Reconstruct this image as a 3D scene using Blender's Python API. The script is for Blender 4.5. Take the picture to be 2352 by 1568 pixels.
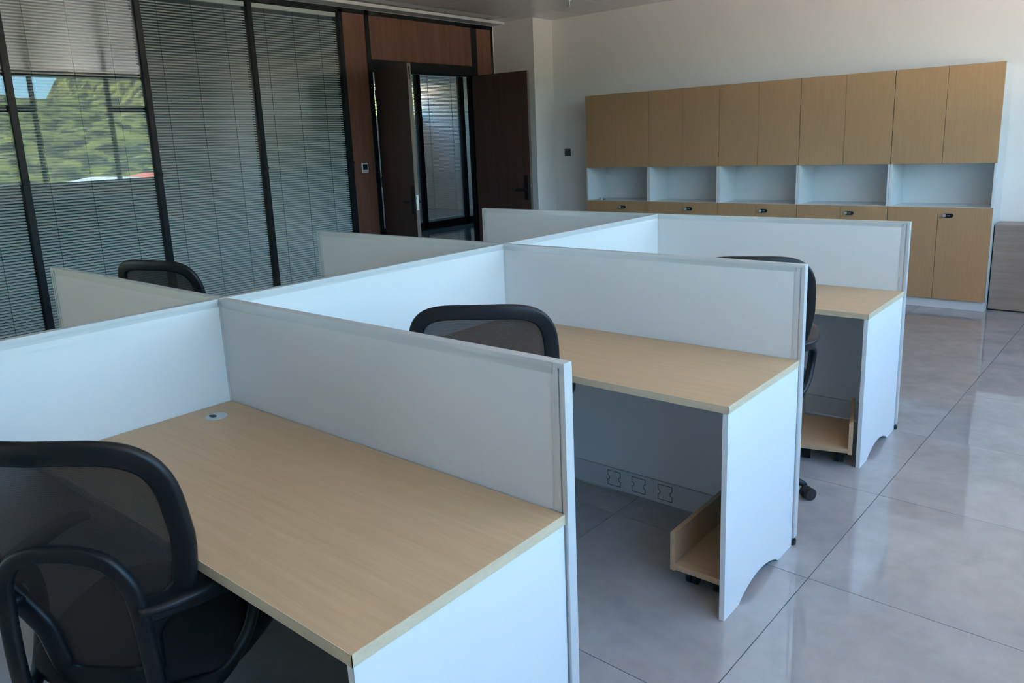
import bpy, bmesh, math, random
from mathutils import Vector, Matrix, Euler
random.seed(7)
S = bpy.context.scene
for o in list(bpy.data.objects): bpy.data.objects.remove(o)
COL = S.collection

# ------------------------------------------------------------------ camera
cam = bpy.data.cameras.new('camera'); CAM = bpy.data.objects.new('camera', cam); COL.objects.link(CAM)
CAM.location = (2.391, -1.2941, 1.5786)
CAM.rotation_euler = Euler((1.3555, 0.0403, 0.6971), 'XYZ')
cam.sensor_width = 36.0; cam.lens = 1758.73 / 2352 * 36.0
cam.shift_y = -74.1 / 2352
cam.clip_end = 2000; cam.clip_start = 0.05
S.camera = CAM
# ------------------------------------------------------------------ colour management
S.view_settings.view_transform = 'Standard'; S.view_settings.look = 'None'
S.view_settings.exposure = 0.0; S.view_settings.gamma = 1.0
S.view_settings.use_curve_mapping = False
# ------------------------------------------------------------------ sky
W = bpy.data.worlds.new('sky'); S.world = W; W.use_nodes = True
wn = W.node_tree; wn.nodes.clear()
wo = wn.nodes.new('ShaderNodeOutputWorld'); wb = wn.nodes.new('ShaderNodeBackground')
wb.inputs['Strength'].default_value = 9.5
wt = wn.nodes.new('ShaderNodeTexCoord'); wsep = wn.nodes.new('ShaderNodeSeparateXYZ'); wr = wn.nodes.new('ShaderNodeValToRGB')
wr.color_ramp.elements[0].position = 0.0; wr.color_ramp.elements[0].color = (0.44, 0.79, 1.0, 1)
wr.color_ramp.elements[1].position = 0.55; wr.color_ramp.elements[1].color = (0.16, 0.50, 1.0, 1)
wn.links.new(wt.outputs['Generated'], wsep.inputs[0]); wn.links.new(wsep.outputs['Z'], wr.inputs[0]); wn.links.new(wr.outputs[0], wb.inputs['Color'])
wn.links.new(wb.outputs[0], wo.inputs[0])
# ------------------------------------------------------------------ sun (behind the building, lights the hillside outside)
sl = bpy.data.lights.new('sun', 'SUN'); sl.energy = 95.0; sl.angle = 0.01; sl.color = (1.0, 0.93, 0.82)
SUN = bpy.data.objects.new('sun', sl); COL.objects.link(SUN)
SUN.rotation_euler = Vector((-0.10, -0.62, 0.78)).to_track_quat('Z', 'Y').to_euler()
SUN.location = (0, 0, 30)
# sky portals in the window openings (guide sampling, give no light of their own)
def portal(loc, ry, sx, sy):
    l = bpy.data.lights.new('window_portal', 'AREA'); l.shape = 'RECTANGLE'; l.size = sx; l.size_y = sy
    l.cycles.is_portal = True
    o = bpy.data.objects.new('window_portal', l); COL.objects.link(o); o.location = loc; o.rotation_euler = (0, ry, 0)
portal((3.72, 1.85, 2.05), math.pi/2, 1.90, 7.3)
portal((-12.15, 9.0, 2.62), -math.pi/2, 0.65, 7.2)

# ================================================================== materials
def nm(name):
    m = bpy.data.materials.new(name); m.use_nodes = True
    return m, m.node_tree.nodes, m.node_tree.links, m.node_tree.nodes['Principled BSDF']
def plain(name, col, rough=0.5, metal=0.0, noise=0.0, nscale=30.0, bump=0.0, spec=0.5):
    m, N, L, b = nm(name)
    b.inputs['Base Color'].default_value = (*col, 1); b.inputs['Roughness'].default_value = rough
    b.inputs['Metallic'].default_value = metal; b.inputs['Specular IOR Level'].default_value = spec
    if noise or bump:
        tc = N.new('ShaderNodeTexCoord'); nz = N.new('ShaderNodeTexNoise')
        nz.inputs['Scale'].default_value = nscale; nz.inputs['Detail'].default_value = 4
        L.new(tc.outputs['Object'], nz.inputs['Vector'])
        if noise:
            mx = N.new('ShaderNodeMix'); mx.data_type = 'RGBA'
            mx.inputs[6].default_value = (*[c*(1-noise) for c in col], 1)
            mx.inputs[7].default_value = (*[min(1, c*(1+noise)) for c in col], 1)
            L.new(nz.outputs['Fac'], mx.inputs[0]); L.new(mx.outputs[2], b.inputs['Base Color'])
        if bump:
            bp = N.new('ShaderNodeBump'); bp.inputs['Strength'].default_value = bump; bp.inputs['Distance'].default_value = 0.002
            L.new(nz.outputs['Fac'], bp.inputs['Height']); L.new(bp.outputs[0], b.inputs['Normal'])
    return m
def wood(name, dark, light, scale, rough=0.45, fine=1.0, spec=0.4):
    m, N, L, b = nm(name)
    tc = N.new('ShaderNodeTexCoord'); oi = N.new('ShaderNodeObjectInfo')
    mp = N.new('ShaderNodeMapping'); mp.inputs['Scale'].default_value = scale
    cb = N.new('ShaderNodeCombineXYZ'); ml = N.new('ShaderNodeMath'); ml.operation = 'MULTIPLY'; ml.inputs[1].default_value = 37.0
    L.new(oi.outputs['Random'], ml.inputs[0])
    for i in range(3): L.new(ml.outputs[0], cb.inputs[i])
    L.new(tc.outputs['Object'], mp.inputs['Vector']); L.new(cb.outputs[0], mp.inputs['Location'])
    n1 = N.new('ShaderNodeTexNoise'); n1.inputs['Scale'].default_value = 1.0; n1.inputs['Detail'].default_value = 8; n1.inputs['Roughness'].default_value = 0.65
    n2 = N.new('ShaderNodeTexNoise'); n2.inputs['Scale'].default_value = 7.0*fine; n2.inputs['Detail'].default_value = 3
    L.new(mp.outputs[0], n1.inputs['Vector']); L.new(mp.outputs[0], n2.inputs['Vector'])
    ad = N.new('ShaderNodeMath'); ad.operation = 'MULTIPLY_ADD'; ad.inputs[1].default_value = 0.45
    L.new(n2.outputs['Fac'], ad.inputs[0]); L.new(n1.outputs['Fac'], ad.inputs[2])
    cr = N.new('ShaderNodeValToRGB'); cr.color_ramp.elements[0].position = 0.50; cr.color_ramp.elements[1].position = 0.95
    cr.color_ramp.elements[0].color = (*dark, 1); cr.color_ramp.elements[1].color = (*light, 1)
    L.new(ad.outputs[0], cr.inputs[0]); L.new(cr.outputs[0], b.inputs['Base Color'])
    b.inputs['Roughness'].default_value = rough; b.inputs['Specular IOR Level'].default_value = spec
    return m
def glass(name, tint=(0.93, 0.97, 0.96), ior=1.5, gain=1.0):
    m = bpy.data.materials.new(name); m.use_nodes = True
    N, L = m.node_tree.nodes, m.node_tree.links; N.clear()
    out = N.new('ShaderNodeOutputMaterial'); tr = N.new('ShaderNodeBsdfTransparent'); gl = N.new('ShaderNodeBsdfGlossy')
    fr = N.new('ShaderNodeFresnel'); mx = N.new('ShaderNodeMixShader'); g = N.new('ShaderNodeMath'); g.operation = 'MULTIPLY'; g.use_clamp = True
    tr.inputs[0].default_value = (*tint, 1); gl.inputs['Roughness'].default_value = 0.004; fr.inputs[0].default_value = ior
    g.inputs[1].default_value = gain
    ge = N.new('ShaderNodeNewGeometry'); im = N.new('ShaderNodeMix'); im.data_type = 'FLOAT'
    im.inputs[2].default_value = ior; im.inputs[3].default_value = 1/ior      # unrefracted pane: same Fresnel on both faces
    L.new(ge.outputs['Backfacing'], im.inputs[0]); L.new(im.outputs[0], fr.inputs[0])
    L.new(fr.outputs[0], g.inputs[0]); L.new(g.outputs[0], mx.inputs[0]); L.new(tr.outputs[0], mx.inputs[1]); L.new(gl.outputs[0], mx.inputs[2])
    L.new(mx.outputs[0], out.inputs[0])
    return m
def mesh_fabric(name):
    m = bpy.data.materials.new(name); m.use_nodes = True
    N, L = m.node_tree.nodes, m.node_tree.links; b = N['Principled BSDF']; out = N['Material Output']
    b.inputs['Base Color'].default_value = (0.026, 0.019, 0.017, 1); b.inputs['Roughness'].default_value = 0.6
    tc = N.new('ShaderNodeTexCoord'); mp = N.new('ShaderNodeMapping')
    L.new(tc.outputs['Object'], mp.inputs['Vector'])
    w1 = N.new('ShaderNodeTexWave'); w1.wave_type = 'BANDS'; w1.bands_direction = 'Z'; w1.inputs['Scale'].default_value = 170
    w2 = N.new('ShaderNodeTexWave'); w2.wave_type = 'BANDS'; w2.bands_direction = 'X'; w2.inputs['Scale'].default_value = 210
    L.new(mp.outputs[0], w1.inputs['Vector']); L.new(mp.outputs[0], w2.inputs['Vector'])
    mn = N.new('ShaderNodeMath'); mn.operation = 'MULTIPLY'
    L.new(w1.outputs['Fac'], mn.inputs[0]); L.new(w2.outputs['Fac'], mn.inputs[1])
    gt = N.new('ShaderNodeMath'); gt.operation = 'GREATER_THAN'; gt.inputs[1].default_value = 0.74
    L.new(mn.outputs[0], gt.inputs[0])
    tr = N.new('ShaderNodeBsdfTransparent'); mx = N.new('ShaderNodeMixShader')
    L.new(gt.outputs[0], mx.inputs[0]); L.new(b.outputs[0], mx.inputs[1]); L.new(tr.outputs[0], mx.inputs[2]); L.new(mx.outputs[0], out.inputs[0])
    return m
def tile_mat(name):
    m, N, L, b = nm(name)
    tc = N.new('ShaderNodeTexCoord'); oi = N.new('ShaderNodeObjectInfo'); mp = N.new('ShaderNodeMapping')
    cb = N.new('ShaderNodeCombineXYZ'); ml = N.new('ShaderNodeMath'); ml.operation = 'MULTIPLY'; ml.inputs[1].default_value = 50
    L.new(oi.outputs['Random'], ml.inputs[0])
    for i in range(3): L.new(ml.outputs[0], cb.inputs[i])
    L.new(cb.outputs[0], mp.inputs['Location']); L.new(tc.outputs['Object'], mp.inputs['Vector'])
    n1 = N.new('ShaderNodeTexNoise'); n1.inputs['Scale'].default_value = 2.6; n1.inputs['Detail'].default_value = 9; n1.inputs['Roughness'].default_value = 0.62; n1.inputs['Distortion'].default_value = 0.6
    n2 = N.new('ShaderNodeTexNoise'); n2.inputs['Scale'].default_value = 16; n2.inputs['Detail'].default_value = 5
    L.new(mp.outputs[0], n1.inputs['Vector']); L.new(mp.outputs[0], n2.inputs['Vector'])
    ad = N.new('ShaderNodeMath'); ad.operation = 'MULTIPLY_ADD'; ad.inputs[1].default_value = 0.3
    L.new(n2.outputs['Fac'], ad.inputs[0]); L.new(n1.outputs['Fac'], ad.inputs[2])
    cr = N.new('ShaderNodeValToRGB'); e = cr.color_ramp.elements
    e[0].position = 0.45; e[0].color = (0.275, 0.268, 0.265, 1); e[1].position = 0.85; e[1].color = (0.375, 0.365, 0.36, 1)
    L.new(ad.outputs[0], cr.inputs[0]); L.new(cr.outputs[0], b.inputs['Base Color'])
    b.inputs['Roughness'].default_value = 0.008; b.inputs['Specular IOR Level'].default_value = 1.0
    return m
def leaf_mat(name):
    m, N, L, b = nm(name)
    tc = N.new('ShaderNodeTexCoord'); n1 = N.new('ShaderNodeTexNoise'); n1.inputs['Scale'].default_value = 0.36; n1.inputs['Detail'].default_value = 10; n1.inputs['Roughness'].default_value = 0.75
    L.new(tc.outputs['Object'], n1.inputs['Vector'])
    cr = N.new('ShaderNodeValToRGB'); e = cr.color_ramp.elements
    e[0].position = 0.46; e[0].color = (0.007, 0.013, 0.006, 1); e[1].position = 0.55; e[1].color = (0.095, 0.112, 0.030, 1)
    L.new(n1.outputs['Fac'], cr.inputs[0]); L.new(cr.outputs[0], b.inputs['Base Color']); b.inputs['Roughness'].default_value = 0.9
    return m

M = {}
M['white'] = plain('white_laminate', (0.76, 0.76, 0.75), 0.42, noise=0.015, nscale=60)
M['panelw'] = plain('screen_white_board', (0.74, 0.74, 0.735), 0.38, noise=0.015, nscale=40)
M['alu'] = plain('white_anodised_rail', (0.66, 0.665, 0.66), 0.33, 0.25)
M['wall'] = plain('warm_white_paint', (0.90, 0.845, 0.80), 0.85, noise=0.02, nscale=3, bump=0.05)
M['ceil'] = plain('ceiling_metal_panel', (0.70, 0.69, 0.67), 0.22, 0.0, noise=0.03, nscale=160)
M['trimw'] = plain('white_trim', (0.78, 0.77, 0.74), 0.5)
M['black'] = plain('black_frame_metal', (0.007, 0.009, 0.011), 0.45, spec=0.3)
M['bplas'] = plain('black_plastic', (0.007, 0.008, 0.010), 0.45, spec=0.35)
M['bplas2'] = plain('black_rubber', (0.010, 0.010, 0.011), 0.5)
M['seatf'] = plain('black_seat_fabric', (0.005, 0.005, 0.006), 0.95, noise=0.3, nscale=300, bump=0.3)
M['mesh'] = mesh_fabric('black_mesh_fabric')
M['desk'] = wood('maple_laminate_along_x', (0.415, 0.29, 0.17), (0.475, 0.345, 0.21), (2.2, 60, 60))
M['edge'] = wood('maple_edge_band', (0.55, 0.45, 0.30), (0.66, 0.55, 0.39), (3, 20, 60))
M['cab'] = wood('oak_laminate_vertical', (0.41, 0.25, 0.125), (0.465, 0.295, 0.155), (90, 90, 4))
M['low'] = wood('taupe_laminate_horizontal', (0.25, 0.205, 0.17), (0.34, 0.285, 0.24), (1.5, 30, 30))
M['walnut'] = wood('walnut_veneer', (0.135, 0.062, 0.042), (0.225, 0.108, 0.072), (16, 16, 0.9), 0.38)
M['walnutd'] = wood('dark_walnut_door', (0.060, 0.032, 0.026), (0.100, 0.054, 0.043), (16, 16, 0.9), 0.38)
M['medge'] = plain('door_edge_band', (0.20, 0.15, 0.12), 0.45)
M['slat'] = plain('blind_slat', (0.80, 0.81, 0.79), 0.45)
M['cord'] = plain('blind_cord', (0.05, 0.055, 0.055), 0.8)
M['cordw'] = plain('blind_cord_pale', (0.6, 0.6, 0.58), 0.8)
M['glass'] = glass('partition_glass', (0.95, 0.98, 0.97), 1.5, 1.25)
M['wglass'] = glass('window_glass', (0.96, 0.98, 0.97), 1.5, 1.0)
M['tile'] = tile_mat('polished_grey_tile')
M['grout'] = plain('dark_grout', (0.10, 0.10, 0.10), 0.9)
M['steel'] = plain('brushed_steel', (0.62, 0.63, 0.64), 0.28, 1.0)
M['silver'] = plain('silver_plastic', (0.50, 0.53, 0.55), 0.35, 0.3)
M['dark'] = plain('dark_grey_plastic', (0.035, 0.036, 0.038), 0.4)
M['screen'] = plain('thermostat_screen', (0.012, 0.02, 0.02), 0.15)
M['grey'] = plain('grey_print', (0.22, 0.25, 0.27), 0.6)
M['thermo'] = plain('white_plastic', (0.66, 0.67, 0.66), 0.4)
M['leaf'] = leaf_mat('sunlit_woodland')
M['ground'] = plain('pale_concrete_ground', (0.62, 0.46, 0.36), 0.95, noise=0.15, nscale=0.3)
M['roofw'] = plain('white_sheet_roof', (0.70, 0.72, 0.72), 0.6)
M['roofr'] = plain('red_sheet_roof', (0.36, 0.10, 0.07), 0.7)

# ================================================================== geometry helpers
def box_bm(bm, a, b, bevel=0.0):
    """axis box from corner a to corner b"""
    x0, y0, z0 = a; x1, y1, z1 = b
    vs = [bm.verts.new(p) for p in ((x0,y0,z0),(x1,y0,z0),(x1,y1,z0),(x0,y1,z0),(x0,y0,z1),(x1,y0,z1),(x1,y1,z1),(x0,y1,z1))]
    fs = [bm.faces.new([vs[i] for i in q]) for q in ((3,2,1,0),(4,5,6,7),(0,1,5,4),(1,2,6,5),(2,3,7,6),(3,0,4,7))]
    if bevel:
        es = list({e for f in fs for e in f.edges})
        bmesh.ops.bevel(bm, geom=es, offset=bevel, segments=1, affect='EDGES', profile=0.5)
def data(bm, name, smooth=False):
    bmesh.ops.recalc_face_normals(bm, faces=bm.faces[:])
    me = bpy.data.meshes.new(name); bm.to_mesh(me); bm.free()
    if smooth:
        me.polygons.foreach_set('use_smooth', [True]*len(me.polygons)); me.update()
    return me
def tag(o, label=None, cat=None, group=None, kind=None):
    if label: o['label'] = label
    if cat: o['category'] = cat
    if group: o['group'] = group
    if kind: o['kind'] = kind
    return o
def obj(name, me, mat, parent=None, loc=None, rot=None):
    if mat is not None and not me.materials: me.materials.append(M[mat] if isinstance(mat, str) else mat)
    o = bpy.data.objects.new(name, me); COL.objects.link(o)
    if parent: o.parent = parent
    if loc: o.location = loc
    if rot: o.rotation_euler = rot
    return o
def box(name, a, b, mat, parent=None, bevel=0.0):
    bm = bmesh.new(); box_bm(bm, a, b, bevel); return obj(name, data(bm, name), mat, parent)
def boxes(name, lst, mat, parent=None, bevel=0.0):
    bm = bmesh.new()
    for a, b in lst: box_bm(bm, a, b, bevel)
    return obj(name, data(bm, name), mat, parent)
def empty(name, loc=(0,0,0), rz=0.0):
    o = bpy.data.objects.new(name, None); COL.objects.link(o); o.location = loc; o.rotation_euler = (0, 0, rz); o.empty_display_size = 0.1
    return o
def thing(name, label, cat, loc=(0,0,0), rz=0.0, group=None):
    return tag(empty(name, loc, rz), label, cat, group)
def struct(o): o['kind'] = 'structure'; return o
def copy_tree(o, parent=None):
    c = o.copy(); COL.objects.link(c)
    if parent: c.parent = parent
    for ch in o.children: copy_tree(ch, c)
    return c
def extrude_poly(pts, axis, lo, hi, name='poly'):
    """closed 2-D polygon (CCW) swept along an axis; pts are the two other coordinates in order"""
    bm = bmesh.new(); rings = []
    for t in (lo, hi):
        r = []
        for p in pts:
            q = [0, 0, 0]; k = [i for i in range(3) if i != axis]
            q[k[0]], q[k[1]], q[axis] = p[0], p[1], t
            r.append(bm.verts.new(q))
        rings.append(r)
    n = len(pts)
    for i in range(n): bm.faces.new((rings[0][i], rings[0][(i+1) % n], rings[1][(i+1) % n], rings[1][i]))
    bm.faces.new(rings[0][::-1]); bm.faces.new(rings[1])
    return bm
def cyl_bm(bm, c, r, h, seg=20, axis='Z', r2=None):
    mat = Matrix.Translation(Vector(c) + Vector((0, 0, 0)))
    rot = {'Z': Matrix(), 'X': Matrix.Rotation(math.pi/2, 4, 'Y'), 'Y': Matrix.Rotation(math.pi/2, 4, 'X')}[axis]
    bmesh.ops.create_cone(bm, cap_ends=True, segments=seg, radius1=r, radius2=r if r2 is None else r2, depth=h, matrix=mat @ rot)
def cyl(name, c, r, h, mat, parent=None, seg=20, axis='Z', r2=None):
    bm = bmesh.new(); cyl_bm(bm, c, r, h, seg, axis, r2); return obj(name, data(bm, name), mat, parent)
def sweep(pts, w, h, closed=False, hint=(0, 1, 0), seg=10, n=2.6, taper=None):
    """band of superellipse section (w across, h along the hint normal) along a polyline"""
    P = [Vector(p) for p in pts]; K = len(P); bm = bmesh.new(); rings = []
    hint = Vector(hint)
    for i in range(K):
        if closed: t = P[(i+1) % K] - P[(i-1) % K]
        else: t = P[min(i+1, K-1)] - P[max(i-1, 0)]
        t.normalize()
        nrm = hint - t * hint.dot(t)
        if nrm.length < 1e-4: nrm = Vector((1, 0, 0)) - t * t.x
        nrm.normalize(); sd = t.cross(nrm)
        k = taper[i] if taper else 1.0
        r = []
        for j in range(seg):
            a = 2*math.pi*j/seg; c, s = math.cos(a), math.sin(a)
            x = math.copysign(abs(c)**(2/n), c)*w/2*k; y = math.copysign(abs(s)**(2/n), s)*h/2*k
            r.append(bm.verts.new(P[i] + sd*x + nrm*y))
        rings.append(r)
    for i in range(K if closed else K-1):
        A, B = rings[i], rings[(i+1) % K]
        for j in range(seg): bm.faces.new((A[j], A[(j+1) % seg], B[(j+1) % seg], B[j]))
    if not closed: bm.faces.new(rings[0][::-1]); bm.faces.new(rings[-1])
    return bm
def catmull(pts, k=6, closed=False):
    P = [Vector(p) for p in pts]; n = len(P); out = []
    for i in range(n if closed else n-1):
        g = (lambda j: P[j % n]) if closed else (lambda j: P[max(0, min(n-1, j))])
        a, b, c, d = g(i-1), g(i), g(i+1), g(i+2)
        for s in range(k):
            t = s/k
            out.append(0.5*((2*b) + (c-a)*t + (2*a-5*b+4*c-d)*t*t + (-a+3*b-3*c+d)*t**3))
    if not closed: out.append(P[-1])
    return out

# ================================================================== setting
XG = -4.08           # room face of the glazed partition
YB = 6.52            # back wall
XR = 3.55            # window wall
YF = -9.0            # wall behind the camera
HC = 2.985           # ceiling
XH = -8.42           # glazed partition across the hall
XFAR = -12.0

# floor: slab + polished tiles laid a touch out of line with the desks
floor = struct(box('floor', (-12.2, -9.2, -0.2), (3.8, 12.7, -0.008), 'grout'))
TP, TA = 0.826, -0.0225
tm = None; ca, sa = math.cos(TA), math.sin(TA)
bm = bmesh.new(); g = 0.0014
box_bm(bm, (g-TP/2, g-TP/2, -0.008), (TP/2-g, TP/2-g, 0.0), 0.0006); tm = data(bm, 'tile'); tm.materials.append(M['tile'])
for i in range(-14, 5):
    for j in range(-12, 16):
        lx, ly = (i+0.5)*TP, (j+0.5)*TP
        x = 1.562 + lx*ca - ly*sa; y = 1.26 + lx*sa + ly*ca
        inroom = XG-0.3 < x < XR+0.3 and -6.3 < y < YB+0.35
        inhall = XH-0.2 < x < XG+0.2 and 1.5 < y < 12.3
        if inroom or inhall:
            o = obj('tile', tm, None, floor, (x, y, 0), (0, 0, TA))
floor_dim = struct(box('floor_entry', (XG, YF, -0.008), (XR, -5.9, -0.0015), 'tile'))
hall_floor = struct(box('floor_far_room', (XFAR, -1, -0.008), (XH-0.45, 12.4, -0.001), 'tile'))

# ceiling: slab + metal panels
ceil = struct(box('ceiling', (-12.2, -9.2, HC+0.02), (3.8, 12.7, HC+0.25), 'trimw'))
PX, PY = 0.62, 1.20
bm = bmesh.new(); box_bm(bm, (-PX/2+0.0015, -PY/2+0.0015, 0), (PX/2-0.0015, PY/2-0.0015, 0.018), 0.002); pm = data(bm, 'ceiling_panel'); pm.materials.append(M['ceil'])
for i in range(-1, 11):
    for j in range(-13, 1):
        x = -3.655 + (i+0.5)*PX + 0.0; y = 5.92 + (j-0.5)*PY
        if -3.9 < x-PX/2+0.01 and x + PX/2 < XR+0.4 and y + PY/2 > YF-0.3:
            obj('ceiling_panel', pm, None, ceil, (x, y, HC))
bm = bmesh.new(); box_bm(bm, (-PX/2+0.0015, -0.298, 0), (PX/2-0.0015, 0.298, 0.018), 0.002); pm2 = data(bm, 'ceiling_panel'); pm2.materials.append(M['ceil'])
for i in range(-1, 11):
    x = -3.655 + (i+0.5)*PX
    if x + PX/2 < XR+0.4: obj('ceiling_panel', pm2, None, ceil, (x, 6.22, HC))
box('hall_ceiling_panel', (XH-0.1, -1.0, HC), (XG-0.1, 12.4, HC+0.018), 'ceil', ceil)
box('far_room_ceiling_panel', (XFAR, -1.0, HC), (XH-0.45, 12.4, HC+0.018), 'trimw', ceil)
# dropped edge along the glazed partition
soff = struct(box('trim_1', (XG-0.09, YF, 2.957), (-3.895, 6.149, HC+0.005), 'ceil'))
box('edge_strip', (-3.897, YF, 2.957), (-3.885, 6.149, HC), 'trimw', soff)
box('bead', (XG-0.01, YF, 2.953), (XG+0.012, 6.13, 2.959), 'trimw', soff)

# walls
wall_back = struct(box('wall_back', (-3.455, YB, 0), (XR+0.2, YB+0.2, HC+0.1), 'wall'))
wall_col = struct(box('wall_column', (XG-0.12, 6.149, 0), (-3.455, YB+0.2, HC+0.1), 'wall'))
box('corner_bead', (XG-0.035, 6.128, 0), (XG+0.006, 6.149, 2.957), 'trimw', wall_col)
wall_front = struct(box('wall_front', (-4.3, YF-0.2, 0), (XR+0.2, YF, HC+0.1), 'wall'))
wall_hall = struct(boxes('wall_hall', [((XG-0.12, YB+0.2, 0), (XG+0.05, 12.6, HC+0.1)), ((-12.2, 12.4, 0), (XG+0.05, 12.6, HC+0.1)),
                                 ((-12.2, -1.2, 0), (XG-0.1, -1.0, HC+0.1)), ((XH-0.06, -1.0, 0), (XH, 7.73, HC+0.1))], 'wall'))
WY0, WY1, SILL = -1.8, 5.5, 1.165
wall_right = struct(boxes('wall_right', [((XR, YF-0.2, 0), (XR+0.22, YB+0.2, SILL)), ((XR, YF-0.2, SILL), (XR+0.22, WY0, HC+0.1)),
                                   ((XR, WY1, SILL), (XR+0.22, YB+0.2, HC+0.1)), ((XR, WY0, 2.97), (XR+0.22, WY1, HC+0.1))], 'wall'))
box('sill', (XR-0.03, WY0, SILL), (XR+0.10, WY1, SILL+0.02), 'white', wall_right, 0.003)
wall_far = struct(boxes('wall_far', [((XFAR-0.2, -1.2, 0), (XFAR, 5.4, HC+0.1)), ((XFAR-0.2, 5.4, 0), (XFAR, 12.6, 2.3)), ((XFAR-0.2, 5.4, 2.95), (XFAR, 12.6, HC+0.1))], 'wall'))
box('roof', (-12.3, -9.4, HC+0.25), (4.3, 12.8, HC+0.45), 'ground', ceil)

# outer window
win = struct(empty('window_1', (XR+0.14, 0, 0)))
ms = [WY0+0.025] + [-1.19+1.2*k for k in range(0, 6)] + [WY1-0.025]
for y in ms: box('mullion', (-0.035, y-0.03, SILL), (0.035, y+0.03, 2.97), 'black', win)
for z in (SILL+0.02, 2.945): box('rail', (-0.03, WY0, z-0.025), (0.03, WY1, z+0.025), 'black', win)
for k in range(len(ms)-1):
    a, b = ms[k], ms[k+1]
    if k % 2 == 0: box('transom', (-0.03, a+0.03, 2.36), (0.03, b-0.03, 2.47), 'black', win)
    box('glass_pane', (-0.004, a+0.03, SILL+0.045), (0.004, b-0.03, 2.92), 'wglass', win)
win2 = struct(empty('window_2', (XFAR-0.1, 0, 0)))
for k in range(7): box('mullion', (-0.03, 5.4+1.165*k, 2.3), (0.03, 5.46+1.165*k, 2.95), 'black', win2)

box('glass_pane', (-0.003, 5.43, 2.3), (0.003, 12.4, 2.95), 'wglass', win2)
# outdoors
def hill(name, cx, cy, dx, dy, ridge, nx=90, ny=150):
    bm = bmesh.new(); g = []
    rnd = random.Random(3)
    from mathutils import noise as nz
    for i in range(nx+1):
        r = []
        for j in range(ny+1):
            u, v = i/nx, j/ny
            x, y = cx + dx*u, cy + dy*v
            h = ridge(y) * math.sin(min(1, u*1.15)*math.pi/2)**1.1
            p = Vector((x, y, 0))
            h += 1.6*nz.noise(p*0.11) + 1.1*abs(nz.noise(p*0.42)) + 0.7*abs(nz.noise(p*0.95))
            r.append(bm.verts.new((x, y, h-4.0 if u > 0 else -8.2)))
        g.append(r)
    for i in range(nx):
        for j in range(ny): bm.faces.new((g[i][j], g[i+1][j], g[i+1][j+1], g[i][j+1]))
    return data(bm, name, False)
def ridge1(y):
    s = 1/(1+math.exp(-(y-70)/2.0))
    return 16.5 + 14.0*s + 1.0*math.sin(y*0.06)
hl = obj('wooded_hill', hill('wooded_hill', 70, -140, 110, 320, ridge1), 'leaf')
tag(hl, 'steep green wooded hillside mirrored in the office glass', 'hill', kind='stuff')
hl2 = obj('tree_bank', hill('tree_bank', 0, -40, 30, 90, lambda y: 14.0, 40, 60), 'leaf', None, (-30, 8, 0), (0, 0, math.pi))
tag(hl2, 'green tree bank outside beyond the hall blinds', 'trees', kind='stuff')
gr = struct(box('ground', (-400, -400, -8.4), (400, 400, -8.0), 'ground'))
def shed(x, y, w, d, h, mat, label, cat):
    e = thing('shed', label, cat, (x, y, -8.0))
    box('wall', (-w/2, -d/2, 0), (w/2, d/2, h), 'trimw', e)
    bm = extrude_poly([(-d/2-0.4, h), (d/2+0.4, h), (0, h+0.45)], 0, -w/2-0.4, w/2+0.4)
    obj('roof', data(bm, 'roof'), mat, e)
shed(60, 18.5, 10, 4.5, 7.45, 'roofw', 'white roofed shed below the hillside, nearest the treeless sky', 'shed')
shed(57, 27.0, 8, 5.0, 7.6, 'roofw', 'white roofed shed below the hillside in the middle', 'shed')
shed(64, 35.0, 8, 4.0, 7.6, 'roofr', 'red roofed shed below the hillside', 'shed')

# ================================================================== glazed partition (left wall)
wl = struct(empty('wall_left', (XG, 0, 0)))
FY = [-0.22-1.01*k for k in range(8, -1, -1)] + [0.795, 1.802, 2.817, 3.828]      # mullion centres
def post(y0, y1, z0=0.0, z1=2.953, x0=-0.085, x1=0.012):
    return box('mullion', (x0, y0, z0), (x1, y1, z1), 'black', wl, 0.0015)
for y in FY: post(y-0.024, y+0.024)
box('top_rail', (-0.085, FY[0], 2.910), (0.012, 6.128, 2.955), 'black', wl)
box('bottom_rail', (-0.085, FY[0], 0.0), (0.012, 4.14, 0.10), 'black', wl)
post(4.140, 4.196); post(5.745, 5.835); post(6.10, 6.128)
box('head_rail', (-0.085, 4.196, 2.375), (0.012, 5.745, 2.475), 'black', wl)
for k in range(len(FY)-1):
    a, b = FY[k]+0.024, FY[k+1]-0.024
    box('glass_pane', (-0.009, a, 0.10), (-0.003, b, 2.91), 'glass', wl)
    box('rear_glass_pane', (-0.076, a, 0.10), (-0.070, b, 2.91), 'wglass', wl)
for y in FY[8:]:
    bm = bmesh.new(); cyl_bm(bm, (0.020, y+0.006, 1.432), 0.016, 0.018, 16, 'X'); box_bm(bm, (0.012, y-0.018, 1.410), (0.020, y+0.014, 1.452), 0.002)
    obj('slider_knob', data(bm, 'slider_knob'), 'black', wl)
for a, b, z0, z1 in ((3.852, 4.14, 0.0, 2.91), (4.196, 5.745, 2.475, 2.91), (5.835, 6.10, 0.0, 2.91)):
    box('wood_panel', (-0.06, a, z0), (0.002, b, z1), 'walnut', wl)
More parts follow.
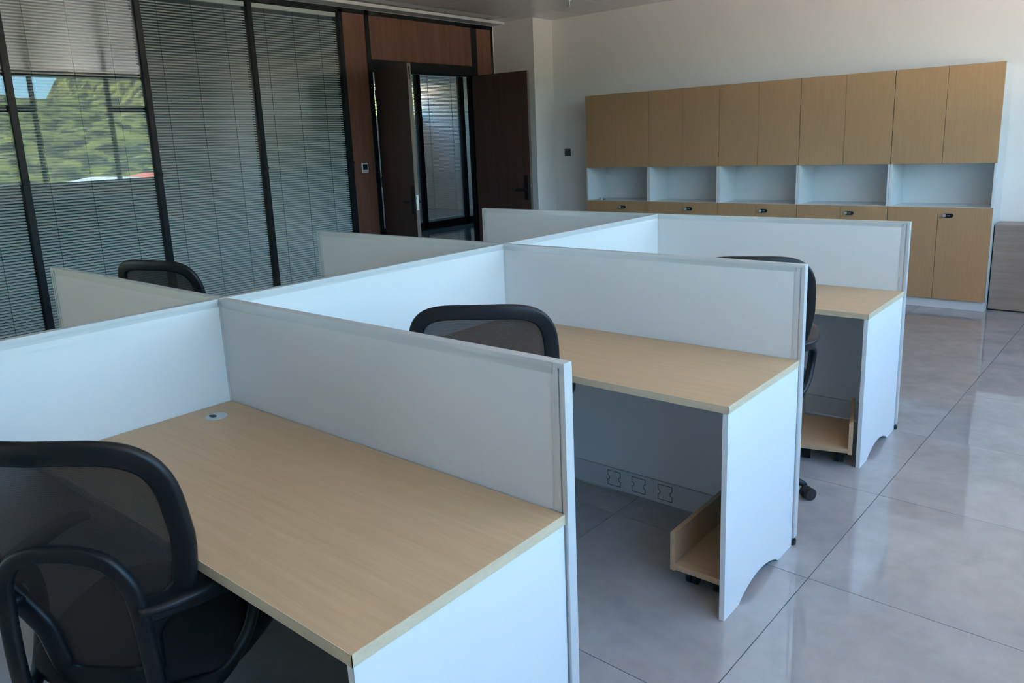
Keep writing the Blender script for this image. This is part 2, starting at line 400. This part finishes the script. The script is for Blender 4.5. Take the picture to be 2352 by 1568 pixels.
# blinds between the panes
PITCH = 0.0222
def slat_mesh(w, name='slat'):
    bm = bmesh.new(); rows = []
    for k in range(5):
        t = (k/4-0.5); r = []
        a = math.radians(34); u = t*0.0250; c = 0.0030*(1-4*t*t)
        x = -u*math.cos(a) + c*math.sin(a); z = u*math.sin(a) + c*math.cos(a)
        for y in (-w/2, w/2): r.append(bm.verts.new((x, y, z)))
        rows.append(r)
    for k in range(4): bm.faces.new((rows[k][0], rows[k][1], rows[k+1][1], rows[k+1][0]))
    me = data(bm, name, True); me.materials.append(M['slat']); return me
blabels = {8: 'venetian blind in the partly cut glass bay at the left photo edge', 9: 'venetian blind in the glass bay with the mirrored hillside',
           10: 'venetian blind in the middle glass bay, right of the mirrored hillside', 11: 'venetian blind in the glass bay next to the walnut panel'}
for k in range(8, len(FY)-1):
    a, b = FY[k]+0.026, FY[k+1]-0.026; w = b-a; yc = (a+b)/2
    bl = thing('venetian_blind', blabels.get(k, 'venetian blind in a glass bay left of the photo frame'), 'blind', (XG-0.040, yc, 0.10), 0, 'blinds in the glazed partition')
    box('headrail', (-0.014, -w/2, 2.765), (0.014, w/2, 2.805), 'trimw', bl, 0.002)
    box('bottom_rail', (-0.010, -w/2+0.003, 0.004), (0.010, w/2-0.003, 0.020), 'slat', bl, 0.002)
    sm = slat_mesh(w-0.008)
    n = int((2.757-0.030)/PITCH)
    for i in range(n): obj('slat', sm, None, bl, (0, 0, 0.034+i*PITCH))
    for f in (0.155, 0.47, 0.785):
        y = -w/2 + f*w
        box('cord', (0.0075, y-0.0012, 0.01), (0.0098, y+0.0012, 2.77), 'cord', bl)

# double door
trim2 = struct(boxes('trim_2', [((XG-0.085, 4.196, 0), (XG-0.02, 4.214, 2.375)), ((XG-0.085, 5.727, 0), (XG-0.02, 5.745, 2.375)), ((XG-0.085, 4.196, 2.355), (XG-0.02, 5.745, 2.375))], 'black'))
def handle(parent, x, side, z=1.04):
    s = side
    p = box('handle_plate', (x-0.027, min(0.021*s, 0.030*s), z-0.14), (x+0.027, max(0.021*s, 0.030*s), z+0.14), 'black', parent, 0.002)
    bm = bmesh.new(); cyl_bm(bm, (x, 0.045*s, z-0.02), 0.010, 0.03, 14, 'Y'); box_bm(bm, (x-0.135, min(0.050*s, 0.066*s), z-0.032), (x+0.010, max(0.050*s, 0.066*s), z-0.010), 0.003)
    obj('lever', data(bm, 'lever'), 'black', p)
def door(name, hx, hy, ang):
    e = struct(empty(name, (hx, hy, 0.008), ang)); wdt = 0.80
    box('door_leaf', (0.0, -0.021, 0), (wdt-0.002, 0.021, 2.352), 'walnutd', e, 0.001)
    box('door_edge', (wdt-0.002, -0.018, 0), (wdt, 0.018, 2.352), 'medge', e)
    handle(e, wdt-0.055, -1); handle(e, wdt-0.055, 1)
    for z in (0.25, 1.2, 2.1): cyl('hinge', (-0.004, -0.018, z), 0.008, 0.11, 'black', e)
    return e
d1 = door('door_1', XG+0.03, 4.222, math.atan2(-0.24, 0.77))
lk = box('lock_plate', (0.7995, -0.013, 0.94), (0.8025, 0.013, 1.09), 'steel', d1)
box('latch', (0.802, -0.008, 1.05), (0.812, 0.008, 1.075), 'steel', lk)
bm = bmesh.new(); box_bm(bm, (0.7995, -0.008, 2.20), (0.802, 0.008, 2.32), 0.001); obj('flush_bolt', data(bm, 'flush_bolt'), 'black', d1)
d2 = door('door_2', XG+0.03, 5.722, math.atan2(0.05, 0.80))
lk = box('lock_plate', (0.7995, -0.011, 0.94), (0.8025, 0.011, 1.09), 'steel', d2)
box('latch', (0.802, -0.007, 1.045), (0.813, 0.007, 1.070), 'steel', lk)

# glazed partition across the hall
wh = struct(empty('wall_hall_glazed', (XH, 0, 0)))
HY = [7.772+1.166*k for k in range(4)] + [12.35]
for y in HY: box('mullion', (-0.06, y-0.05, 0), (0.03, y+0.05, HC), 'black', wh)
box('bottom_rail', (-0.06, HY[0], 0), (0.03, HY[-1], 0.12), 'black', wh)
box('top_rail', (-0.06, HY[0], 2.90), (0.03, HY[-1], HC), 'black', wh)
for k in range(len(HY)-1):
    a, b = HY[k]+0.05, HY[k+1]-0.05
    box('glass_pane', (0.0, a, 0.12), (0.006, b, 2.90), 'glass', wh)
    bl = thing('venetian_blind', {0: 'venetian blind across the hall, cut by the left door leaf', 1: 'widest venetian blind across the hall, seen through the doorway', 2: 'narrow strip of venetian blind beside the right door leaf'}.get(k, 'venetian blind across the hall out of the doorway view'), 'blind', (XH-0.03, (a+b)/2, 0.12), 0, 'blinds across the hall')
    w = b-a
    box('headrail', (-0.012, -w/2, 2.745), (0.012, w/2, 2.78), 'trimw', bl)
    box('bottom_rail', (-0.01, -w/2, 0.005), (0.01, w/2, 0.045), 'slat', bl)
    bm = bmesh.new()
    z = 0.06
    while z < 2.735:
        t = math.radians(33); dx, dz = 0.0125*math.cos(t), 0.0125*math.sin(t)
        vs = [bm.verts.new(p) for p in ((-dx, -w/2, z+dz), (-dx, w/2, z+dz), (dx, w/2, z-dz), (dx, -w/2, z-dz))]; bm.faces.new(vs); z += 0.026
    tag(obj('slats', data(bm, 'slats'), 'slat', bl), kind='stuff')
    for f in (0.22, 0.80): box('cord', (0.011, -w/2+f*w-0.006, 0.02), (0.014, -w/2+f*w+0.006, 2.75), 'cordw', bl)

# wall devices
th = thing('thermostat', 'white framed thermostat with dark screen on the walnut panel', 'thermostat', (XG+0.002, 3.994, 1.373))
box('casing', (0.0, -0.044, -0.050), (0.014, 0.044, 0.050), 'thermo', th, 0.004)
box('screen', (0.0135, -0.030, -0.022), (0.0150, 0.030, 0.036), 'screen', th)
for k in range(5): box('button', (0.0135, -0.026+k*0.0115, -0.040), (0.0150, -0.019+k*0.0115, -0.036), 'grey', th)
sw = thing('wall_switch', 'dark grey square wall switch left of the cabinets', 'switch', (-3.262, YB, 1.422))
box('plate', (-0.044, -0.010, -0.043), (0.044, 0.0, 0.043), 'dark', sw, 0.003)
box('rocker', (-0.034, -0.013, -0.034), (0.034, -0.009, 0.034), 'dark', sw, 0.002)
sp = thing('sprinkler', 'small chrome fire sprinkler hanging from the ceiling', 'sprinkler', (-2.55, 5.626, HC-0.06))
cyl('stem', (0, 0, 0.035), 0.008, 0.05, 'steel', sp); cyl('rosette', (0, 0, 0.057), 0.026, 0.006, 'steel', sp); cyl('deflector', (0, 0, 0.001), 0.014, 0.003, 'steel', sp)
boxes('yoke', [((-0.011, -0.002, 0.0), (-0.008, 0.002, 0.02)), ((0.008, -0.002, 0.0), (0.011, 0.002, 0.02))], 'steel', sp)

# ================================================================== wall cabinets
CX0, CY, CH = -2.715, 6.119, 2.044
UW = 0.811
ordn = ['leftmost', 'second', 'middle', 'fourth', 'rightmost']
for k in range(5):
    x0 = CX0 + k*UW
    lab = ['leftmost oak and white wall cabinet, with a small item in its niche', 'second oak and white wall cabinet from the left',
           'middle one of the five oak and white wall cabinets', 'fourth oak and white wall cabinet from the left', 'rightmost oak and white wall cabinet, its white side showing'][k]
    c = thing('storage_cabinet', lab, 'cabinet', (x0, CY, 0), 0, 'wall cabinets along the back wall')
    D = YB - CY; w = UW - 0.002
    T = 0.018; F = 0.019
    for nm_, a, b in (('side_panel', (0, F, 0), (T, D, CH)), ('side_panel', (w-T, F, 0), (w, D, CH)), ('back_panel', (T, D-0.01, 0.08), (w-T, D, CH)),
                      ('top_panel', (T, F, CH-T), (w-T, D, CH)), ('niche_top', (T, F, 1.252), (w-T, D-0.01, 1.252+T)),
                      ('niche_shelf', (T, 0.003, 0.880-T+0.002), (w-T, D-0.01, 0.882)), ('plinth', (T, F+0.004, 0), (w-T, F+0.022, 0.080))):
        box(nm_, a, b, 'white', c, 0.0008)
    box('side_edge', (0, 0.003, 0.882), (T, F, 1.250), 'white', c)
    box('side_edge', (w-T, 0.003, 0.882), (w, F, 1.250), 'white', c)
    for s in range(2):
        xa = 0.0015 + s*(w/2); xb = xa + w/2 - 0.003
        box('upper_door', (xa, 0, 1.250), (xb, F-0.001, CH+0.002), 'cab', c, 0.0015)
        d = box('lower_door', (xa, 0, 0.082), (xb, F-0.001, 0.880), 'cab', c, 0.0015)
        if s == 1:
            lx = xa + 0.075; pts = []
            for i in range(9): a = math.pi/2 + math.pi*i/8; pts.append((lx-0.023+0.0165*math.cos(a), 0.812+0.0165*math.sin(a)))
            for i in range(9): a = -math.pi/2 + math.pi*i/8; pts.append((lx+0.026+0.0165*math.cos(a), 0.812+0.0165*math.sin(a)))
            lk = obj('lock', data(extrude_poly(pts, 1, -0.012, 0.0), 'lock'), 'bplas', d)
            bm = bmesh.new(); cyl_bm(bm, (lx-0.024, -0.019, 0.812), 0.0125, 0.015, 18, 'Y')
            for i in range(3): box_bm(bm, (lx-0.002+i*0.008, -0.0125, 0.809), (lx+0.003+i*0.008, -0.0119, 0.815))
            obj('lock_dial', data(bm, 'lock_dial'), 'silver', d)
it = thing('trinket', 'small shiny grey item lying in the leftmost open niche', 'trinket', (-2.555, CY+0.06, 0.886))
cyl('ring', (0, 0, 0.011), 0.026, 0.022, 'silver', it, 24, 'Z'); box('clip', (-0.065, -0.012, 0), (-0.026, 0.012, 0.008), 'silver', it, 0.001); box('tab', (0.02, -0.01, 0), (0.05, 0.012, 0.012), 'dark', it, 0.001)
lc = thing('low_cabinet', 'low taupe wood cabinet at the right end of the tall cabinets', 'cabinet', (1.348, 6.235, 0))
box('carcass', (0, 0.02, 0.012), (1.5, 0.262, 0.70), 'low', lc); box('front_panel', (0, 0, 0.012), (1.5, 0.019, 0.712), 'low', lc, 0.001); box('top', (-0.002, -0.004, 0.712), (1.502, 0.262, 0.737), 'low', lc, 0.001)
box('plinth', (0.01, 0.03, 0), (1.49, 0.05, 0.012), 'black', lc)

# ================================================================== workstation screens
SH, ST, SL, SLL = 1.105, 0.029, 1.441, 1.4576
SY = [0.0, 1.4649, 2.9387]
def end_post(parent, x, s):
    """grooved aluminium end post; s=+1 outward +x"""
    t = ST/2
    p = [(0, -t), (0, t), (-0.013, t), (-0.013, t-0.005), (-0.019, t-0.005), (-0.019, t-0.001), (-0.031, t-0.001), (-0.031, -t+0.001), (-0.019, -t+0.001), (-0.019, -t+0.005), (-0.013, -t+0.005), (-0.013, -t)]
    p = [(x + s*a, b) for a, b in p]
    obj('end_post', data(extrude_poly(p, 2, 0.032, SH-0.012), 'end_post'), 'alu', parent)
    xa, xb = sorted((x, x - s*0.033))
    box('post_cap', (xa, -t, SH-0.012), (xb, t, SH), 'alu', parent, 0.0008)
    cyl('foot', (x - s*0.016, 0, 0.009), 0.018, 0.018, 'bplas2', parent); cyl('foot_stem', (x - s*0.016, 0, 0.025), 0.006, 0.018, 'steel', parent, 12)
def rail(parent, a, b, axis):
    t = ST/2
    prof = [(-t, SH), (-t, SH-0.013), (-t+0.0045, SH-0.013), (-t+0.0045, SH-0.034), (t-0.0045, SH-0.034), (t-0.0045, SH-0.013), (t, SH-0.013), (t, SH)]
    if axis == 0: bm = extrude_poly(prof, 0, a, b)
    else: bm = extrude_poly(prof, 1, a, b)
    obj('top_rail', data(bm, 'top_rail'), 'alu', parent)
KO = None
def knockouts(parent, xs, y):
    global KO
    for x in xs:
        if KO is None:
            hw, hh, wl_ = 0.0335, 0.0345, 0.0013
            pts = [(-hw, hh), (0, hh), (hw, hh), (hw, 0.012)]
            for i in range(1, 8): a = math.pi*i/8; pts.append((hw-0.010*math.sin(a), 0.010*math.cos(a)))
            pts += [(hw, -0.012), (hw, -hh), (0, -hh), (-hw, -hh), (-hw, -0.012)]
            for i in range(1, 8): a = math.pi*i/8; pts.append((-hw+0.010*math.sin(a), -0.010*math.cos(a)))
            pts += [(-hw, 0.012)]
            bm = bmesh.new(); n = len(pts)
            for i in range(n):
                p, q = Vector((pts[i][0], 0, pts[i][1])), Vector((pts[(i+1) % n][0], 0, pts[(i+1) % n][1]))
                d = (q-p).normalized(); s = Vector((-d.z, 0, d.x))*wl_
                e = d*wl_
                if abs(pts[i][0]) < 1e-6 : p = p + d*0.005
                vs = [bm.verts.new(v) for v in (p-e-s, q+e-s, q+e+s, p-e+s)]; bm.faces.new(vs)
            KO = data(bm, 'outlet_knockout'); KO.materials.append(M['black'])
        obj('outlet_knockout', KO, None, parent, (x, y, 0.064))
def cross_screen(y, s, label, x_end):
    e = thing('partition_screen', label, 'partition screen', (0, y, 0), 0, 'white desk screens')
    x0 = ST/2 + 0.002; xe = x_end - 0.031
    A = lambda x: s*x
    lo, hi = sorted((A(x0), A(xe)))
    box('upper_panel', (lo, -0.0115, 0.742), (hi, 0.0115, SH-0.030), 'panelw', e)
    box('lower_panel', (lo, -0.0122, 0.116), (hi, 0.0122, 0.740), 'panelw', e)
    box('raceway', (lo, -0.0142, 0.012), (hi, 0.0142, 0.113), 'alu', e, 0.001)
    lo2, hi2 = sorted((A(x0), A(x_end-0.033)))
    rail(e, lo2, hi2, 0)
    end_post(e, A(x_end), s)
    knockouts(e, [s*v for v in (0.620, 0.748, 0.880)], -0.0145)
    # inner sealing strips
    for q in (-1, 1): box('edge_strip', (A(xe)-0.006 if s > 0 else A(xe), min(q*0.0122, q*0.0136), 0.12), (A(xe) if s > 0 else A(xe)+0.006, max(q*0.0122, q*0.0136), SH-0.026), 'alu', e)
    return e
cross_screen(SY[0], 1, 'white desk screen nearest the camera, ending in a bright post', SL)
cross_screen(SY[1], 1, 'white desk screen in the middle of the right row', SL)
cross_screen(SY[2], 1, 'white desk screen closest to the wall cabinets, right of the spine', SL)
cross_screen(SY[0], -1, 'shaded desk screen left of the spine, nearest the camera', SLL)
cross_screen(SY[1], -1, 'shaded desk screen left of the spine, the middle one', SLL)
cross_screen(SY[2], -1, 'shaded desk screen left of the spine in front of the open door', SLL)
def junction(parent, yl, full=True):
    t = ST/2
    pr = [(-t-0.001, -t-0.001), (-0.004, -t-0.001), (-0.004, -t+0.003), (0.004, -t+0.003), (0.004, -t-0.001), (t-0.004, -t-0.001), (t+0.001, -t+0.004), (t+0.001, -0.004), (t-0.003, -0.004), (t-0.003, 0.004), (t+0.001, 0.004),
          (t+0.001, t+0.001), (-t-0.001, t+0.001)]
    pr = [(a, b+yl) for a, b in pr]
    obj('junction_post', data(extrude_poly(pr, 2, 0.03, SH-0.008), 'junction_post'), 'alu', parent)
    box('junction_cap', (-t-0.001, yl-t-0.001, SH-0.008), (t+0.001, yl+t+0.001, SH+0.001), 'alu', parent, 0.001)
    cyl('foot', (0, yl, 0.009), 0.018, 0.018, 'bplas2', parent); cyl('foot_stem', (0, yl, 0.024), 0.006, 0.016, 'steel', parent, 12)
def spine(ya, yb, label, posts):
    e = thing('partition_screen', label, 'partition screen', (0, (ya+yb)/2, 0), 0, 'white desk screens')
    h = (yb-ya)/2; a, b = -h+ST/2+0.002, h-ST/2-0.002
    box('upper_panel', (-0.0115, a, 0.742), (0.0115, b, SH-0.030), 'panelw', e)
    box('lower_panel', (-0.0122, a, 0.116), (0.0122, b, 0.740), 'panelw', e)
    box('raceway', (-0.013, a, 0.012), (0.013, b, 0.113), 'alu', e, 0.001)
    rail(e, a, b, 1)
    for q in (-1, 1):
        box('edge_strip', (min(q*0.0122, q*0.0136), a, SH-0.048), (max(q*0.0122, q*0.0136), b, SH-0.027), 'panelw', e)
    for p in posts: junction(e, p*h)
spine(-1.4649, SY[0], 'white spine screen beside the nearest desk', (-1, 1))
spine(SY[0], SY[1], 'white spine screen between the two nearest cross screens', (1,))
spine(SY[1], SY[2], 'white spine screen between the two farthest cross screens', (1,))

# ================================================================== desks
DZ, DT, DD, DX = 0.75, 0.025, 0.608, 1.434
def side_panel_mesh(d, th):
    """end panel with an arched cut at the floor; local y runs 0 (front) .. d (back)"""
    pts = [(0, 0), (0.118, 0)]
    for i in range(1, 16):
        t = i/16; pts.append((0.118 + t*(0.468-0.118), 0.049*math.sin(math.pi*t)**0.75))
    pts += [(0.468, 0), (d, 0), (d, DZ-DT), (0, DZ-DT)]
    return data(extrude_poly(pts, 0, -th, 0.0), 'side_panel')
def desk(yscreen, s, label):
    yb = yscreen - ST/2 - 0.0005; yf = yb - DD
    xe = DX if s > 0 else 1.445
    e = thing('desk', label, 'desk', (0, yf, 0), 0, 'maple desks between the screens')
    lo, hi = sorted((s*0.0150, s*xe))
    top = box('tabletop', (lo, 0.0015, DZ-DT), (hi - (0.0015 if s > 0 else 0), DD, DZ), 'desk', e, 0.0006)
    box('front_edge', (lo, 0, DZ-DT), (hi, 0.0015, DZ), 'edge', top)
    if s > 0: box('end_edge', (hi-0.0015, 0, DZ-DT), (hi, DD, DZ), 'edge', top)
    me = side_panel_mesh(DD-0.008, 0.018)
    p = obj('side_panel', me, 'white', e, ((hi-0.002) if s > 0 else lo+0.020, 0.004, 0))
    # steel brackets under the top against the spine
    boxes('bracket', [((s*0.02-0.002, 0.2, DZ-DT-0.10), (s*0.02+0.002, 0.5, DZ-DT)), ((min(s*0.02, s*0.06), 0.2, DZ-DT-0.003), (max(s*0.02, s*0.06), 0.5, DZ-DT))], 'alu', e)
    # cable grommet near the spine
    gx, gy = s*0.1285, DD - 0.118
    bm = bmesh.new(); cyl_bm(bm, (gx, gy, DZ+0.0015), 0.034, 0.003, 32); bmesh.ops.bevel(bm, geom=[ed for ed in bm.edges if abs(ed.verts[0].co.z-ed.verts[1].co.z) < 1e-5 and ed.verts[0].co.z > DZ+0.002], offset=0.0012, segments=2, affect='EDGES')
    gm = obj('cable_grommet', data(bm, 'cable_grommet'), 'silver', e)
    bm = bmesh.new(); pts = []
    for i in range(13):
        a = math.pi*(i/12)
        pts.append((gx-0.008-0.017*math.cos(a), gy-0.010+0.013*math.sin(a)))
    for i in range(1, 12):
        a = math.pi*(i/12); pts.append((gx-0.008+0.017*math.cos(a), gy-0.010-0.007*math.sin(a)))
    bm = extrude_poly(pts, 2, DZ+0.0028, DZ+0.0034); obj('cable_hole', data(bm, 'cable_hole'), 'bplas2', gm)
    return e
desk(SY[0], 1, 'maple desk nearest the camera with a silver cable grommet')
desk(SY[1], 1, 'maple desk in the middle of the right row, wheeled tray beneath')
desk(SY[2], 1, 'maple desk closest to the wall cabinets')
for k in range(3): desk(SY[k], -1, ['maple desk behind the spine, nearest the camera', 'maple desk behind the spine, the middle one', 'maple desk behind the spine near the door'][k])

# computer trolleys
def caster_small(parent, x, y):
    bm = bmesh.new()
    cyl_bm(bm, (x-0.011, y, 0.024), 0.024, 0.016, 18, 'X'); cyl_bm(bm, (x+0.011, y, 0.024), 0.024, 0.016, 18, 'X')
    cyl_bm(bm, (x, y, 0.056), 0.010, 0.034, 12, 'Z')
    pts = []
    box_bm(bm, (x-0.020, y-0.022, 0.030), (x+0.020, y+0.018, 0.054), 0.006)
    obj('caster', data(bm, 'caster'), 'bplas', parent)
def trolley(x, y, w, d, label, rz=0.0):
    e = thing('computer_trolley', label, 'trolley', (x, y, 0), rz, 'wheeled computer trays')
    box('base_board', (-w/2+0.018, -d/2, 0.075), (w/2-0.018, d/2, 0.097), 'desk', e, 0.0008)
    box('side_board', (-w/2, -d/2, 0.070), (-w/2+0.018, d/2, 0.215), 'desk', e, 0.0008)
    box('side_board', (w/2-0.018, -d/2, 0.070), (w/2, d/2, 0.215), 'desk', e, 0.0008)
    for sx in (-1, 1):
        for sy in (-1, 1): caster_small(e, sx*(w/2-0.055), sy*(d/2-0.075))
trolley(1.300, 1.130, 0.215, 0.42, 'maple wheeled computer tray under the middle desk')
trolley(1.222, 2.462, 0.26, 0.42, 'maple wheeled computer tray under the desk closest to the cabinets', math.radians(15))

# ================================================================== office chair
def ry(z):      # backrest lean
    return -0.205 - 0.035*((z-0.50)/0.2) if z < 0.70 else -0.240 - 0.075*((z-0.70)/0.35)**1.2
def bsurf(x, z): return Vector((x, ry(z) + 0.75*x*x, z))
ZT, ZS, ZB, HW, ZA, EX = 1.040, 0.830, 0.480, 0.226, 0.705, 4.2
def halfw(z):
    if z >= ZS: return HW*max(0.0, 1-((z-ZS)/(ZT-ZS))**EX)**(1/EX)
    if z >= ZA: return HW - 0.022*((ZS-z)/(ZS-ZA))**1.5
    t = (ZA-z)/(ZA-ZB)
    return (HW-0.022) - 0.075*min(1, t*2.2)**0.8 - 0.030*t
def back_loop():
    R = []
    for i in range(0, 17):
        a = (math.pi/2)*(1-i/16)
        c, s = math.cos(a), math.sin(a)
        R.append((HW*abs(c)**(2/EX), ZS + (ZT-ZS)*abs(s)**(2/EX)))
    for i in range(1, 5): z = ZS-(ZS-ZA)*i/4; R.append((halfw(z), z))
    for i in range(1, 11): z = ZA-(ZA-ZB)*i/10; R.append((halfw(z), z))
    R.append((0.05, ZB-0.006))
    Lf = [(-x, z) for x, z in R[::-1]][0:-1]
    return R + Lf
def make_chair():
    e = empty('office_chair', (0, 0, 0))
    # seat
    bm = bmesh.new(); rings = []
    for z, k in ((0.425, 0.90), (0.437, 0.97), (0.462, 1.0), (0.482, 0.985), (0.494, 0.93), (0.500, 0.80), (0.498, 0.45)):
        r = []
        for i in range(40):
            a = 2*math.pi*i/40; c, s = math.cos(a), math.sin(a)
            x = math.copysign(abs(c)**(2/3.6), c)*0.262*k; y = math.copysign(abs(s)**(2/3.6), s)*0.235*k
            r.append(bm.verts.new((x*(1+0.06*(y/0.235)), y+0.03, z - (0.02*max(0, y/0.235-0.5) if z > 0.47 else 0))))
        rings.append(r)
    for a, b in zip(rings, rings[1:]):
        for i in range(40): bm.faces.new((a[i], a[(i+1) % 40], b[(i+1) % 40], b[i]))
    bm.faces.new(rings[0][::-1]); bm.faces.new(rings[-1])
    obj('seat', data(bm, 'seat', True), 'seatf', e)
    # backrest frame and mesh
    lp = [bsurf(x, z) for x, z in back_loop()]
    fr = obj('backrest_frame', data(sweep(lp, 0.050, 0.024, True, (0, 1, 0), 12, 3.6), 'backrest_frame', True), 'bplas', e)
    bm = bmesh.new(); rows = []
    nz_, nx_ = 26, 18
    for i in range(nz_+1):
        z = ZB+0.01 + (ZT-0.006-ZB-0.01)*(1-(1-i/nz_)**1.6) if False else ZB+0.01 + (ZT-0.008-ZB-0.01)*math.sin(math.pi/2*i/nz_)
        w = max(halfw(z), 0.02)
        rows.append([bm.verts.new(bsurf(-w+2*w*j/nx_, z) + Vector((0, 0.004, 0))) for j in range(nx_+1)])
    for i in range(nz_):
        for j in range(nx_): bm.faces.new((rows[i][j], rows[i][j+1], rows[i+1][j+1], rows[i+1][j]))
    obj('mesh_back', data(bm, 'mesh_back', True), 'mesh', e)
    # inverted-U bracket behind the back, its legs carry the armrests
    hf = [(0.150, -0.225, 0.405), (0.152, -0.258, 0.470), (0.149, -0.270, 0.550), (0.146, -0.274, 0.640), (0.141, -0.277, 0.700), (0.132, -0.283, 0.750), (0.100, -0.290, 0.798), (0.050, -0.293, 0.818)]
    arch = catmull([(-x, y, z) for x, y, z in hf] + [(0, -0.294, 0.822)] + hf[::-1], 5)
    obj('back_bracket', data(sweep(arch, 0.036, 0.022, False, (0, 1, 0), 12, 3.6), 'back_bracket', True), 'bplas', e)
    for s in (-1, 1):
        lo = catmull([(s*0.150, -0.265, 0.675), (s*0.205, -0.205, 0.672), (s*0.254, -0.120, 0.662), (s*0.270, -0.050, 0.625), (s*0.266, -0.040, 0.555), (s*0.250, -0.075, 0.485), (s*0.215, -0.145, 0.440), (s*0.165, -0.235, 0.460)], 5)
        arm = obj('armrest', data(sweep(lo, 0.046, 0.026, False, (1, 0.3, 0), 12, 3.2), 'armrest', True), 'bplas', e)
        pad = catmull([(s*0.140, -0.270, 0.690), (s*0.190, -0.240, 0.692), (s*0.238, -0.180, 0.694), (s*0.262, -0.080, 0.694), (s*0.268, 0.040, 0.692), (s*0.262, 0.110, 0.686), (s*0.258, 0.135, 0.680)], 5)
        obj('arm_pad', data(sweep(pad, 0.062, 0.022, False, (0, 0, 1), 12, 3.0), 'arm_pad', True), 'bplas', arm)
        box('arm_bracket', (min(s*0.07, s*0.165), -0.245, 0.398), (max(s*0.07, s*0.165), -0.06, 0.418), 'bplas', e, 0.003)
    # mechanism, lift, base
    box('mechanism', (-0.10, -0.13, 0.375), (0.10, 0.11, 0.425), 'bplas', e, 0.008)
    cyl('gas_lift', (0, 0, 0.29), 0.025, 0.19, 'bplas', e, 20); cyl('lift_sleeve', (0, 0, 0.16), 0.032, 0.14, 'bplas', e, 20)
    cyl('hub', (0, 0, 0.105), 0.046, 0.07, 'bplas', e, 24, 'Z', 0.038)
    for k in range(5):
        a = 2*math.pi*k/5 + 0.75; c, s = math.cos(a), math.sin(a)
        lp = [(c*r, s*r, z) for r, z in ((0.02, 0.115), (0.10, 0.108), (0.20, 0.090), (0.285, 0.070))]
        lg = obj('base_leg', data(sweep(lp, 0.046, 0.034, False, (0, 0, 1), 10, 3.2, [1.0, 0.95, 0.8, 0.62]), 'base_leg', True), 'bplas', e)
        bm = bmesh.new(); q = a + 1.1; dx, dy = -math.sin(q), math.cos(q)
        for off in (-0.014, 0.014):
            m = Matrix.Translation((c*0.285 + dx*off + math.cos(q)*0.02, s*0.285 + dy*off + math.sin(q)*0.02, 0.027)) @ Matrix.Rotation(q, 4, 'Z') @ Matrix.Rotation(math.pi/2, 4, 'X')
            bmesh.ops.create_cone(bm, cap_ends=True, segments=20, radius1=0.027, radius2=0.027, depth=0.018, matrix=m)
            bmesh.ops.create_uvsphere(bm, u_segments=12, v_segments=8, radius=0.022, matrix=m @ Matrix.Scale(0.5, 4, (0, 0, 1)))
        cyl_bm(bm, (c*0.285, s*0.285, 0.056), 0.011, 0.034, 12)
        obj('caster', data(bm, 'caster', False), 'bplas2', lg)
    return e
chair = make_chair()
spots = [((0.630, -0.600, 0.0), 35, 0, 'black mesh office chair in the near left corner of the photo'),
         ((0.59, 0.70, 0.014), 35, -18, 'black mesh office chair at the middle desk'),
         ((1.05, 1.88, 0.035), 25, 0, 'black mesh office chair at the desk closest to the cabinets'),
         ((-1.30, 0.60, 0.045), 20, 0, 'black mesh office chair behind the spine, in front of the glass')]
for i, (loc, a, ba, lab) in enumerate(spots):
    c = copy_tree(chair) if i < len(spots)-1 else chair
    c.location = (loc[0], loc[1], 0.0); c.rotation_euler = (0, 0, math.radians(a))
    tag(c, lab, 'chair', 'black mesh office chairs')
    for ch in c.children:
        if ch.name.startswith('base_leg'): ch.rotation_euler = (0, 0, math.radians(ba))
        elif not ch.name.startswith(('hub', 'lift_sleeve')): ch.location.z += loc[2]
